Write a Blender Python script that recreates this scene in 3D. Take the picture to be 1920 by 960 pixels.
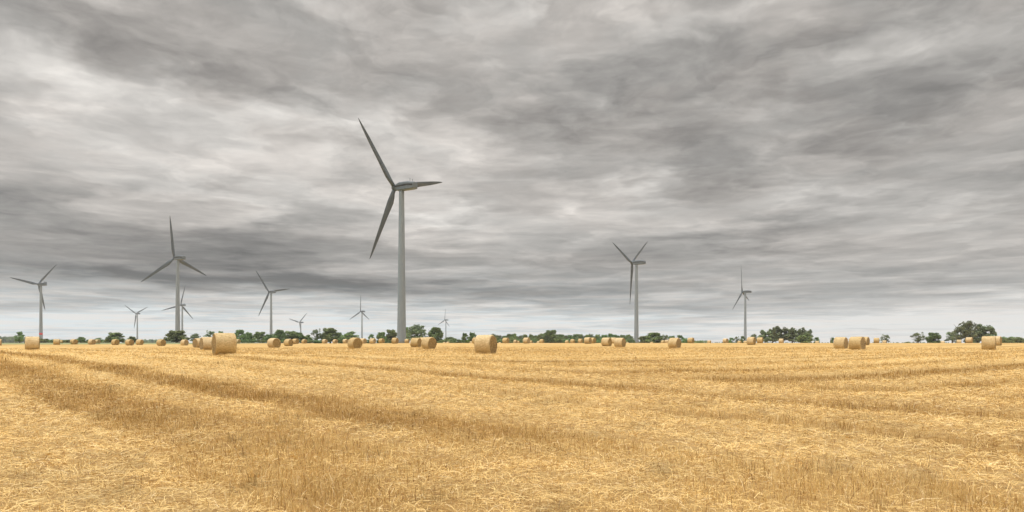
import bpy, math, random
import numpy as np
from mathutils import Matrix, Vector
for o in list(bpy.data.objects): bpy.data.objects.remove(o)
S = bpy.context.scene
COL = S.collection
R = math.radians
F = 1280.0            # focal length in photo pixels (photo is 1920 wide)
EYE = 1.6
HZ = 643.0            # horizon row in the photo

# ------------------------------------------------------------------ camera
cd = bpy.data.cameras.new('camera'); cam = bpy.data.objects.new('camera', cd); COL.objects.link(cam)
cd.sensor_width = 36; cd.lens = 36 * F / 1920; cd.shift_y = (HZ - 480) / 1920
cd.clip_start = 0.1; cd.clip_end = 30000
cam.location = (0, 0, EYE); cam.rotation_euler = (R(90), 0, 0)
S.camera = cam
S.view_settings.view_transform = 'Standard'; S.view_settings.look = 'None'
S.view_settings.exposure = 0.0; S.view_settings.gamma = 1.0; S.view_settings.use_curve_mapping = False
S.cycles.max_bounces = 6; S.cycles.volume_bounces = 0

# ------------------------------------------------------------------ world: overcast cloud sky
SUN_EL, SUN_AZ = R(63), R(-55)          # azimuth from +Y towards +X
W = bpy.data.worlds.new('World'); S.world = W; W.use_nodes = True
nt = W.node_tree; N = nt.nodes; L = nt.links; N.clear()
def nd(t, **k):
    n = N.new(t)
    for a, b in k.items(): setattr(n, a, b)
    return n
def setin(n, i, v):
    if isinstance(v, bpy.types.NodeSocket): L.new(v, n.inputs[i])
    elif v is not None: n.inputs[i].default_value = v
def M(op, a, b=None, c=None, clamp=False):
    n = nd('ShaderNodeMath', operation=op, use_clamp=clamp)
    for i, v in enumerate((a, b, c)): setin(n, i, v)
    return n.outputs[0]
def VM(op, a, b=None):
    n = nd('ShaderNodeVectorMath', operation=op); setin(n, 0, a); setin(n, 1, b)
    return n.outputs['Value'] if op in ('DOT_PRODUCT', 'LENGTH') else n.outputs[0]
def comb(x, y, z):
    n = nd('ShaderNodeCombineXYZ'); setin(n, 0, x); setin(n, 1, y); setin(n, 2, z); return n.outputs[0]
def noise(v, scale, detail=5, rough=.55, dist=0.0):
    n = nd('ShaderNodeTexNoise'); setin(n, 'Vector', v); n.inputs['Scale'].default_value = scale
    n.inputs['Detail'].default_value = detail; n.inputs['Roughness'].default_value = rough
    n.inputs['Distortion'].default_value = dist; return n.outputs['Fac']
def smooth(v, a, b, lo=0., hi=1.):
    n = nd('ShaderNodeMapRange', interpolation_type='SMOOTHSTEP'); setin(n, 0, v)
    for i, q in enumerate((a, b, lo, hi)): n.inputs[i+1].default_value = q
    return n.outputs[0]
tc = nd('ShaderNodeTexCoord'); sep = nd('ShaderNodeSeparateXYZ'); L.new(tc.outputs['Generated'], sep.inputs[0])
dx, dy, dz = sep.outputs
az = M('ARCTAN2', dx, dy); el = M('ARCSINE', dz)
elp = M('MAXIMUM', el, 0.0)
# cloud-layer coordinates: compressed towards the horizon, seamless round the compass
lay = M('LOGARITHM', M('ADD', elp, 0.035), 2.718)
ca, sa = M('COSINE', az), M('SINE', az)
P = comb(M('MULTIPLY', sa, 2.1), M('MULTIPLY', ca, 2.1), M('MULTIPLY', lay, 1.9))
warp = noise(P, 2.2, 4, .6); warp2 = noise(VM('ADD', P, (7.3, 2.1, 5.5)), 2.2, 4, .6)
wx = M('MULTIPLY', M('SUBTRACT', warp, .5), .34); wy = M('MULTIPLY', M('SUBTRACT', warp2, .5), .16)
wyf = M('MULTIPLY', wy, smooth(elp, 0.0, .25, .35, 1.2))
bx = M('ADD', az, wx); by = M('ADD', el, wyf)
BV = comb(bx, by, 0.0)
# broad light and dark masses: (photo x, y, half width, half height, amount, tilt in degrees)
blobs = [
 (170,172,120,38,.15,4),(330,215,240,45,.06,6),(95,290,170,40,.07,0),(710,245,170,50,.13,0),(430,300,320,40,.06,8),
 (500,392,180,22,.14,6),(840,425,110,26,.14,4),(590,282,150,26,.05,0),(880,310,120,26,.04,0),(1060,415,150,30,.08,0),
 (1090,360,110,22,.09,-6),(1440,402,170,20,.09,-3),(1780,410,200,22,.06,-6),(1690,305,120,14,.05,-4),(1430,270,90,12,.06,-8),
 (1680,130,110,12,.05,-14),(1380,30,150,40,.05,8),(1090,95,130,40,.05,0),(720,25,120,30,.04,0),(1840,600,220,30,.15,0),(1000,600,200,22,.04,0),
 (150,612,280,18,.10,0),(250,582,260,7,-.07,0),(30,575,120,7,-.06,0),(620,572,260,8,-.03,0),(420,560,200,7,.05,0),(1000,585,180,10,-.03,-2),(640,595,260,30,.11,0),(1300,610,300,20,.05,0),(60,470,170,13,.07,0),(1560,480,150,14,.03,0),
 (640,360,140,20,.06,0),
 (90,22,220,40,-.06,10),(420,125,240,20,-.05,-22),(540,205,200,24,-.06,-12),(180,60,140,20,-.04,-8),(620,215,90,20,-.04,0),
 (180,415,320,26,-.15,-3),(330,505,330,26,-.22,-2),(640,535,280,20,-.16,-3),(860,545,170,10,-.09,-4),(180,510,160,14,-.08,-2),(420,445,230,20,-.07,0),
 (1560,75,420,70,-.06,6),(1500,110,150,40,-.05,8),(1000,190,180,34,-.08,-4),(1060,20,130,30,.04,0),(1305,290,140,30,-.10,-14),(1640,230,160,24,-.07,10),
 (1880,150,160,60,-.05,6),(1430,440,190,18,-.10,8),(1230,480,240,20,-.04,0),(1130,572,250,9,-.10,-2),(1560,545,420,22,-.05,0),
 (1180,330,120,10,-.05,0),(1860,330,150,40,-.04,0),(1180,205,200,30,-.04,0)]
acc = None
for (px, py, sx, sy, a, t) in blobs:
    X = math.atan((px-960)/F); Y = math.atan((HZ-py)/F*math.cos(X))
    mp = nd('ShaderNodeMapping', vector_type='TEXTURE'); L.new(BV, mp.inputs[0])
    mp.inputs['Location'].default_value = (X, Y, 0); mp.inputs['Rotation'].default_value = (0, 0, R(t))
    mp.inputs['Scale'].default_value = (sx/F*math.cos(X)**1.2, sy/F*1.05, 1)
    q = VM('DOT_PRODUCT', mp.outputs[0], mp.outputs[0])
    g = M('EXPONENT', M('MULTIPLY', q, -.75))
    acc = M('MULTIPLY', g, a) if acc is None else M('MULTIPLY_ADD', g, a, acc)
# front only: the masses belong to the part of the sky that is behind the field
acc = M('MULTIPLY', acc, smooth(dy, 0.1, .5, 0, .98))
# layered cloud streaks and lumps
ws = M('MULTIPLY_ADD', warp, .9, 0.0)
P2 = comb(M('MULTIPLY_ADD', sa, 2.7, ws), M('MULTIPLY', ca, 2.7), M('MULTIPLY', lay, 3.1))
n1 = noise(P2, 2.1, 7, .58, .5)
P3 = comb(M('MULTIPLY_ADD', sa, 4.6, M('MULTIPLY', warp2, .9)), M('MULTIPLY', ca, 4.6), M('MULTIPLY', lay, 6.0))
n2 = noise(P3, 2.6, 6, .6, .6)
tex = M('ADD', M('MULTIPLY', M('SUBTRACT', n1, .5), .26), M('MULTIPLY', M('SUBTRACT', n2, .5), .17))
P4 = comb(M('MULTIPLY_ADD', sa, 8.5, M('MULTIPLY', warp, 1.6)), M('MULTIPLY', ca, 8.5), M('MULTIPLY_ADD', lay, 8.5, M('MULTIPLY', warp2, 1.2)))
n3 = noise(P4, 1.5, 6, .58, .8)
P5 = comb(M('MULTIPLY_ADD', sa, 5.0, M('MULTIPLY', warp2, 1.2)), M('MULTIPLY', ca, 5.0), M('MULTIPLY_ADD', lay, 6.5, M('MULTIPLY', warp, 1.0)))
n4 = noise(P5, 1.3, 7, .5, .4)
crisp = M('ADD', M('MULTIPLY', M('SUBTRACT', smooth(n3, .42, .62), .45), .035), M('MULTIPLY', M('SUBTRACT', smooth(n4, .45, .57), .5), .05))
crisp = M('ADD', crisp, M('MULTIPLY', smooth(n4, .56, .72), .07))
tex = M('ADD', tex, crisp)
tex = M('MULTIPLY', tex, smooth(el, 0.02, .10, 1.5, 1.0))
val = M('ADD', M('ADD', acc, tex), .70)
val = M('ADD', val, smooth(el, 0.0, .095, .22, 0.0))
val = M('MINIMUM', M('MAXIMUM', val, .40), .96)
lin = M('POWER', val, 2.25)
# brighter overhead, as under any overcast
lin = M('MULTIPLY', lin, smooth(el, .50, 1.0, 1.0, 5.1))
# tint: warm grey above, cool blue-green where thin cloud lies near the horizon
mixc = nd('ShaderNodeMix', data_type='RGBA'); 
fc = M('MULTIPLY', smooth(el, .02, .13, 1.0, 0.0), smooth(az, .05, .55, 1.0, .35))
fc = M('MULTIPLY', fc, smooth(n2, .40, .6, 1.0, .15))
setin(mixc, 0, fc); mixc.inputs['A'].default_value = (1.03, .985, .925, 1); mixc.inputs['B'].default_value = (.92, 1.0, 1.02, 1)
pk = nd('ShaderNodeMix', data_type='RGBA'); setin(pk, 0, smooth(warp2, .4, .6, 0, 1)); L.new(mixc.outputs['Result'], pk.inputs['A'])
pk2 = nd('ShaderNodeVectorMath', operation='MULTIPLY'); L.new(mixc.outputs['Result'], pk2.inputs[0]); pk2.inputs[1].default_value = (1.0, .98, .97)
L.new(pk2.outputs[0], pk.inputs['B'])
colr = nd('ShaderNodeVectorMath', operation='SCALE'); L.new(pk.outputs['Result'], colr.inputs[0]); L.new(lin, colr.inputs['Scale'])
sky = nd('ShaderNodeTexSky', sky_type='NISHITA'); sky.sun_disc = False; sky.sun_elevation = SUN_EL; sky.sun_rotation = SUN_AZ
bg1 = nd('ShaderNodeBackground'); L.new(sky.outputs[0], bg1.inputs[0]); bg1.inputs[1].default_value = .05
bg2 = nd('ShaderNodeBackground'); L.new(colr.outputs[0], bg2.inputs[0]); bg2.inputs[1].default_value = 1.0
mx = nd('ShaderNodeMixShader'); mx.inputs[0].default_value = .97        # the clouds cover nearly all of it
L.new(bg1.outputs[0], mx.inputs[1]); L.new(bg2.outputs[0], mx.inputs[2])
wo = nd('ShaderNodeOutputWorld'); L.new(mx.outputs[0], wo.inputs[0])
W.cycles.sampling_method = 'MANUAL'; W.cycles.sample_map_resolution = 512

# ------------------------------------------------------------------ sun behind cloud
sd = bpy.data.lights.new('sun', 'SUN'); sd.energy = 1.5; sd.angle = R(12); sd.color = (1, .96, .88)
so = bpy.data.objects.new('sun', sd); COL.objects.link(so)
sv = Vector((math.sin(SUN_AZ-R(60))*math.cos(SUN_EL), math.cos(SUN_AZ-R(60))*math.cos(SUN_EL), math.sin(SUN_EL)))
so.rotation_euler = sv.to_track_quat('Z', 'Y').to_euler()

# ------------------------------------------------------------------ helpers
rng = np.random.default_rng(7); random.seed(7)
def tag(o, label=None, cat=None, group=None, kind=None):
    for k, v in (('label', label), ('category', cat), ('group', group), ('kind', kind)):
        if v: o[k] = v
    return o
def empty(name, loc=(0, 0, 0), rz=0):
    o = bpy.data.objects.new(name, None); o.location = loc; o.rotation_euler = (0, 0, rz)
    o.empty_display_size = .3; COL.objects.link(o); return o
def mesh_np(name, V, faces_n, loops, mat=None, smooth_=True, mats=None, midx=None):
    """V (n,3), faces_n (m,) loop counts, loops flat"""
    me = bpy.data.meshes.new(name)
    me.vertices.add(len(V)); me.vertices.foreach_set('co', np.asarray(V, np.float32).ravel())
    me.loops.add(len(loops)); me.loops.foreach_set('vertex_index', np.asarray(loops, np.int32))
    m = len(faces_n); me.polygons.add(m)
    st = np.concatenate([[0], np.cumsum(faces_n)[:-1]]).astype(np.int32)
    me.polygons.foreach_set('loop_start', st)
    me.polygons.foreach_set('use_smooth', np.full(m, smooth_))
    for q in (mats or ([mat] if mat else [])): me.materials.append(q)
    if midx is not None: me.polygons.foreach_set('material_index', np.asarray(midx, np.int32))
    me.update(calc_edges=True); return me
def mesh_py(name, V, Fc, mat=None, smooth_=False, mats=None, midx=None):
    return mesh_np(name, V, [len(f) for f in Fc], [i for f in Fc for i in f], mat, smooth_, mats, midx)
def link(name, me, parent=None, mat4=None):
    o = bpy.data.objects.new(name, me); COL.objects.link(o)
    if parent: o.parent = parent
    if mat4 is not None: o.matrix_local = mat4
    return o
def copy_tree(o, parent=None):
    c = o.copy(); COL.objects.link(c)
    if parent: c.parent = parent
    for ch in list(o.children): copy_tree(ch, c)
    return c
def hash2(ix, iy, s):
    h = (ix.astype(np.int64)*374761393 + iy.astype(np.int64)*668265263 + s*1442695041) & 0x7fffffff
    h = ((h ^ (h >> 13))*1274126177) & 0x7fffffff
    return ((h ^ (h >> 16)) & 0xffff)/65535.0
def vnoise(x, y, s=0):
    ix, iy = np.floor(x), np.floor(y); fx, fy = x-ix, y-iy
    fx = fx*fx*(3-2*fx); fy = fy*fy*(3-2*fy)
    a, b, c, d = hash2(ix, iy, s), hash2(ix+1, iy, s), hash2(ix, iy+1, s), hash2(ix+1, iy+1, s)
    return (a*(1-fx)+b*fx)*(1-fy)+(c*(1-fx)+d*fx)*fy
def fbm(x, y, o=4, s=0):
    v = 0; a = .5; t = 0
    for i in range(o):
        v = v+a*vnoise(x, y, s+i*17); t += a; a *= .5; x = x*2.03+11.3; y = y*2.03+5.7
    return v/t
def sst(x, a, b):
    t = np.clip((x-a)/(b-a), 0, 1); return t*t*(3-2*t)

# ------------------------------------------------------------------ terrain
KD = np.array([0, 6, 15, 30, 46, 71, 91, 107, 124, 150, 183, 210, 260, 350, 500, 9000.])
KM = np.array([0, 0, .15, .45, .75, .80, .86, .95, 1.17, 1.40, 1.55, 1.60, 1.47, .80, .85, 1.0])
KL = np.array([0, 0, .15, .45, .78, .82, .84, .86, .90, .93, .96, 1.16, 1.42, 1.62, 1.55, 1.2])
ld = np.linspace(0, math.log(9001), 900)
def smtab(K):
    v = np.interp(np.exp(ld)-1, KD, K); k = np.exp(-np.linspace(-2.2, 2.2, 31)**2); k /= k.sum()
    return np.convolve(np.pad(v, 15, mode='edge'), k, 'valid')
TM, TL = smtab(KM), smtab(KL)
A_ANG = R(43); NA = (math.cos(A_ANG), math.sin(A_ANG))
def rowcoord(x, y):
    ua = NA[0]*x+NA[1]*y
    ub = y-.86*(np.sqrt((x-4)**2+14**2)-14)
    return ua, ub
def cover(x, y):
    """row pattern of the mown field: lying straw (0..1), darkness of stubble (0..1), wheel track (0..1)"""
    ua, ub = rowcoord(x, y)
    wob = (fbm(x/6, y/6, 3, 5)-.5)*1.3+(fbm(x/1.3, y/1.3, 2, 9)-.5)*.5
    u = ua+wob; rr0 = np.sqrt(x*x+y*y)
    lying = 1-sst(u, 2.2, 3.0)+sst(u, 8.0, 8.8)*(1-sst(u, 10.9, 11.3))+.55*np.exp(-((u-5.7)/.45)**2)
    dark = sst(u, 2.6, 3.2)*(1-sst(u, 4.5, 5.2))*(.22+.68*sst(rr0, 8, 15))+sst(u, 5.9, 6.6)*(1-sst(u, 7.6, 8.3))*(.25+.75*sst(rr0, 9, 15))
    lying = lying+.5*np.exp(-((u-6.9)/.9)**2)*(1-sst(rr0, 9, 14))+.38*np.exp(-((u-4.6)/.8)**2)*(1-sst(rr0, 7, 12))
    lying = lying+np.where(u > 11.9, .5+.5*np.sin((u-12.4)/4.4*2*np.pi), 0)
    dark = dark+np.where(u > 11.9, sst(-np.sin((u-12.4)/4.4*2*np.pi), .1, .9)*.8, 0)
    lying = lying+np.where(u < -3, .4*np.sin(u/4.4*6.28)-.4, 0)
    v = ub+wob*.7
    ly2 = .42+.42*np.sin(v/4.7*2*np.pi)+(fbm(ub/2.2, x/14, 3, 63)-.5)*.9; dk2 = sst(-np.sin(v/4.7*2*np.pi+.3), .2, 1)*.85+sst(fbm(ub/4.5, x/26, 3, 67), .47, .68)*.7
    t2 = np.exp(-((np.mod(v, 14.1)-7)/.4)**2)+np.exp(-((np.mod(v, 14.1)-9.0)/.4)**2)
    w = sst(ua+(fbm(x/9, y/9, 2, 33)-.5)*6, 17, 25)
    tr = (np.exp(-((u-11.45)/.33)**2)*1.15+.35*np.exp(-((u-13.4)/.2)**2))*sst(fbm(x/1.1, y/1.1, 3, 71), .33, .55)
    lying = lying*(1-np.clip(tr*1.2, 0, 1))
    ly = lying*(1-w)+ly2*w; dk = dark*(1-w)+dk2*w; tr = tr*(1-w)+t2*w*.7
    pat = fbm(x/2.2, y/2.2, 3, 21)
    ly = np.clip(ly+(pat-.5)*.9, 0, 1); dk = np.clip(dk+(fbm(x/3.1, y/3.1, 3, 41)-.5)*.9, 0, 1)*(1-ly*.7)
    return ly, dk, np.clip(tr, 0, 1)
def ground_base(x, y):
    r = np.sqrt(x*x+y*y); a = np.degrees(np.arctan2(x, y))
    l = np.log(r+1)
    m = np.interp(l, ld, TM); q = np.interp(l, ld, TL)
    w = 1-sst(np.abs(a+27)*1.0-0, 6, 20)
    w = np.where((a < -27) & (a > -120), 1.0, w)
    z = m*(1-w)+q*w
    return z*sst(np.abs(a), 175, 60)*1.0+0*z
def ground_z(x, y):
    x = np.asarray(x, float); y = np.asarray(y, float)
    r = np.sqrt(x*x+y*y)
    z = ground_base(x, y)
    ly, dk, tr = cover(x, y)
    near = 1-sst(r, 60, 140)
    z = z+near*((fbm(x/.5, y/.5, 3, 3)-.5)*.05+ly*.035-tr*.10*(r < 60)+(fbm(x/3.5, y/3.5, 2, 13)-.5)*.07)
    return z
def gz(x, y): return float(ground_z(np.array([x]), np.array([y]))[0])
def at(px, d, dz=0.0):
    x = (px-960)/F*d; return (x, d, gz(x, d)+dz)

# ------------------------------------------------------------------ materials
def newmat(name):
    m = bpy.data.materials.new(name); m.use_nodes = True
    global N, L
    N = m.node_tree.nodes; L = m.node_tree.links
    return m, N['Principled BSDF']
def ramp(fac, stops, mode='LINEAR'):
    n = nd('ShaderNodeValToRGB'); setin(n, 0, fac); cr = n.color_ramp; cr.interpolation = mode
    while len(cr.elements) < len(stops): cr.elements.new(.5)
    for e, (p, c) in zip(cr.elements, stops): e.position = p; e.color = (*c, 1)
    return n.outputs[0]
def mixc_(f, a, b, mode='MIX'):
    n = nd('ShaderNodeMix', data_type='RGBA', blend_type=mode); setin(n, 0, f)
    for k, v in (('A', a), ('B', b)):
        if isinstance(v, bpy.types.NodeSocket): L.new(v, n.inputs[k])
        else: n.inputs[k].default_value = (*v, 1)
    return n.outputs['Result']
def attr(name):
    n = nd('ShaderNodeAttribute'); n.attribute_name = name; return n
def geo_pos(): return nd('ShaderNodeNewGeometry').outputs['Position']
def objco(): return nd('ShaderNodeTexCoord').outputs['Object']
def scl(v, s): return VM('MULTIPLY', v, s)
def bump(h, strength, dist):
    n = nd('ShaderNodeBump'); n.inputs['Strength'].default_value = strength; n.inputs['Distance'].default_value = dist
    setin(n, 'Height', h); return n.outputs[0]

BRIGHT, MID, DARK, SOIL = (.80, .61, .285), (.68, .465, .17), (.40, .245, .07), (.17, .105, .045)
def m_field():
    m, b = newmat('mown_straw_field')
    a = attr('cover'); s = nd('ShaderNodeSeparateColor'); L.new(a.outputs['Color'], s.inputs[0])
    ly, dk, tr = s.outputs
    p = geo_pos()
    fine = noise(scl(p, (1, 1, .3)), 14, 5, .7); mid = noise(scl(p, (1, 1, .3)), 1.1, 5, .65); big = noise(scl(p, (1, 1, .3)), .09, 4, .6)
    c = mixc_(ly, MID, BRIGHT)
    c = mixc_(dk, c, DARK)
    c = mixc_(M('MULTIPLY', tr, .8), c, SOIL)
    c = mixc_(M('MULTIPLY', a.outputs['Alpha'], .62), c, (.21, .125, .05))  # soil brown near the camera, with shade between straws put into the colour
    c = mixc_(smooth(mid, .35, .7, .0, .35), c, (.48, .28, .085))
    c = mixc_(smooth(big, .4, .65, .0, .28), c, BRIGHT)
    c = mixc_(smooth(fine, .62, .42, .0, .45), c, (.30, .17, .06))
    L.new(c, b.inputs['Base Color']); b.inputs['Roughness'].default_value = .9; b.inputs['Specular IOR Level'].default_value = .15
    L.new(bump(M('ADD', fine, mid), .5, .05), b.inputs['Normal'])
    return m
def m_straw():
    m, b = newmat('dry_straw')
    a = attr('tint')
    L.new(a.outputs['Color'], b.inputs['Base Color']); b.inputs['Roughness'].default_value = .6; b.inputs['Specular IOR Level'].default_value = .25
    return m
def m_bale(face):
    m, b = newmat('cut_straw_face' if face else 'net_wrapped_straw')
    p = objco(); oi = nd('ShaderNodeObjectInfo'); 
    r = nd('ShaderNodeVectorMath', operation='ADD'); L.new(p, r.inputs[0])
    cc = comb(M('MULTIPLY', oi.outputs['Random'], 37.0), 0.0, 0.0); L.new(cc, r.inputs[1]); q = r.outputs[0]
    if face:
        sp = nd('ShaderNodeSeparateXYZ'); L.new(p, sp.inputs[0])
        rad = M('SQRT', M('ADD', M('POWER', sp.outputs[1], 2.0), M('POWER', M('SUBTRACT', sp.outputs[2], .75), 2.0)))
        ring = noise(comb(M('MULTIPLY', rad, 9.0), M('MULTIPLY', M('ARCTAN2', sp.outputs[1], M('SUBTRACT', sp.outputs[2], .75)), .8), 0.0), 2.0, 4, .7)
        n = noise(q, 16, 6, .75)
        c = ramp(M('ADD', M('MULTIPLY', ring, .45), M('MULTIPLY', n, .55)), [(.40, (.07, .042, .016)), (.47, (.27, .18, .075)), (.56, (.56, .41, .19))])  # cut straw, coloured darker than the wrap to paint in end shade
        L.new(bump(n, .9, .05), b.inputs['Normal'])
    else:
        n = noise(scl(q, (2.2, 9, 9)), 3, 6, .7); st = noise(scl(q, (9, .6, .6)), 2.2, 4, .6); bl = noise(q, 1.6, 4, .6)
        c = ramp(n, [(.34, (.36, .255, .11)), (.5, (.60, .455, .235)), (.66, (.76, .61, .36))])
        c = mixc_(smooth(st, .5, .72, 0, .35), c, (.68, .52, .27))
        c = mixc_(smooth(bl, .5, .7, 0, .4), c, (.46, .29, .10))
        L.new(bump(M('ADD', n, st), .5, .03), b.inputs['Normal'])
    hsv = nd('ShaderNodeHueSaturation'); L.new(c, hsv.inputs['Color'])
    L.new(M('MULTIPLY_ADD', oi.outputs['Random'], .18, .92), hsv.inputs['Value']); L.new(M('MULTIPLY_ADD', oi.outputs['Random'], -.2, 1.05), hsv.inputs['Saturation'])
    L.new(hsv.outputs[0], b.inputs['Base Color']); b.inputs['Roughness'].default_value = .85; b.inputs['Specular IOR Level'].default_value = .2
    return m
def m_paint(name, col, var=.12):
    m, b = newmat(name); n = noise(scl(objco(), (1, 1, .15)), .8, 5, .6)
    c = mixc_(smooth(n, .35, .7, 0, 1), col, tuple(v*(1-var) for v in col))
    L.new(c, b.inputs['Base Color']); b.inputs['Roughness'].default_value = .5; b.inputs['Specular IOR Level'].default_value = .3; return m
def m_plain(name, col, rough=.7, sc=6., var=.3):
    m, b = newmat(name); n = noise(objco(), sc, 4, .6)
    L.new(mixc_(n, tuple(v*(1-var) for v in col), tuple(min(1, v*(1+var)) for v in col)), b.inputs['Base Color']); b.inputs['Roughness'].default_value = rough; return m
def m_leaf(name, col):
    m, b = newmat(name)
    a = attr('tint'); oi = nd('ShaderNodeObjectInfo')
    c = mixc_(a.outputs['Fac'], tuple(v*.55 for v in col), tuple(v*1.6 for v in col))
    hsv = nd('ShaderNodeHueSaturation'); L.new(c, hsv.inputs['Color']); L.new(M('MULTIPLY_ADD', oi.outputs['Random'], .5, .75), hsv.inputs['Value'])
    L.new(M('MULTIPLY_ADD', oi.outputs['Random'], .05, .475), hsv.inputs['Hue'])
    L.new(hsv.outputs[0], b.inputs['Base Color']); b.inputs['Roughness'].default_value = .7; b.inputs['Specular IOR Level'].default_value = .15
    return m
MF, MS = m_field(), m_straw()
MBS, MBF = m_bale(False), m_bale(True)
MT = m_paint('pale_grey_tower_paint', (.25, .30, .355)); MN = m_paint('grey_nacelle_shell', (.14, .17, .20)); MB = m_paint('grey_blade_gelcoat', (.11, .135, .16), .25)
MGAP = m_plain('dark_gap', (.02, .02, .02)); MRED = m_plain('red_band_paint', (.55, .03, .05), .5)
MBARK = m_plain('bark', (.09, .07, .05)); MWOOD = m_plain('weathered_post_wood', (.16, .13, .10))
MLA, MLB, MLC, MLD = m_leaf('foliage_green', (.19, .29, .12)), m_leaf('foliage_olive', (.22, .28, .12)), m_leaf('foliage_dull', (.19, .235, .135)), m_leaf('foliage_bright', (.16, .26, .05))
def m_meadow():
    m, b = newmat('green_meadow'); p = geo_pos(); n = noise(scl(p, (.3, 1, 1)), .15, 4, .6)
    L.new(ramp(n, [(.3, (.16, .19, .07)), (.6, (.28, .29, .13)), (.8, (.36, .34, .18))]), b.inputs['Base Color']); b.inputs['Roughness'].default_value = .9; return m
MMEAD = m_meadow()

# ------------------------------------------------------------------ ground sheet
def build_ground():
    azf = np.linspace(-50, 50, 420); azb = np.linspace(50, 310, 90)[1:-1]
    azs = np.radians(np.concatenate([azf, azb])); rr = np.concatenate([np.geomspace(.6, 4, 24)[:-1], np.geomspace(4, 60, 330)[:-1], np.geomspace(60, 3200, 200)])
    A, Q = np.meshgrid(azs, rr); X = Q*np.sin(A); Y = Q*np.cos(A); Z = ground_z(X, Y)
    n, m = A.shape
    V = np.stack([X, Y, Z], -1).reshape(-1, 3); V = np.vstack([V, [[0, 0, gz(0, 0)]]])
    i, j = np.meshgrid(np.arange(n-1), np.arange(m), indexing='ij'); j2 = (j+1) % m
    q = np.stack([i*m+j, i*m+j2, (i+1)*m+j2, (i+1)*m+j], -1)[..., ::-1].reshape(-1, 4)
    t = np.stack([np.full(m, n*m), (np.arange(m)+1) % m, np.arange(m)], -1)[..., ::1]
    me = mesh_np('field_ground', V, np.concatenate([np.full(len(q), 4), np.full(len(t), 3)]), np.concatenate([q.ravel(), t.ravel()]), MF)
    ly, dk, tr = cover(V[:, 0], V[:, 1])
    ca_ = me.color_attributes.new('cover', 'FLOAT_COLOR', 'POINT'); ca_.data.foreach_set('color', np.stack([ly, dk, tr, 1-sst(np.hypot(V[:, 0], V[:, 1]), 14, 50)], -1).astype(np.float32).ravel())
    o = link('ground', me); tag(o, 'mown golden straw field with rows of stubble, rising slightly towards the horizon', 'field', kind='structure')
    # far strips of green meadow beyond the left part of the field
    az2 = np.radians(np.linspace(-52, -14, 150)); 
    a0 = np.degrees(az2); r0 = 222+ 90*sst(a0, -26, -14)+(fbm(a0/3, a0*0, 2, 3)-.5)*12
    t_ = np.linspace(0, 1, 30); V = []
    for k in t_:
        r_ = r0+(460-r0)*k; x = r_*np.sin(az2); y = r_*np.cos(az2); V.append(np.stack([x, y, ground_z(x, y)+.03], -1))
    V = np.array(V).reshape(-1, 3); m = 150; n = 30
    i, j = np.meshgrid(np.arange(n-1), np.arange(m-1), indexing='ij')
    q = np.stack([i*m+j, i*m+j+1, (i+1)*m+j+1, (i+1)*m+j], -1)[..., ::-1].reshape(-1, 4)
    o = link('meadow', mesh_np('meadow_sheet', V, np.full(len(q), 4), q.ravel(), MMEAD)); tag(o, 'thin strip of pale green meadow beyond the left side of the straw field', 'meadow', kind='structure')
build_ground()

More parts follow.
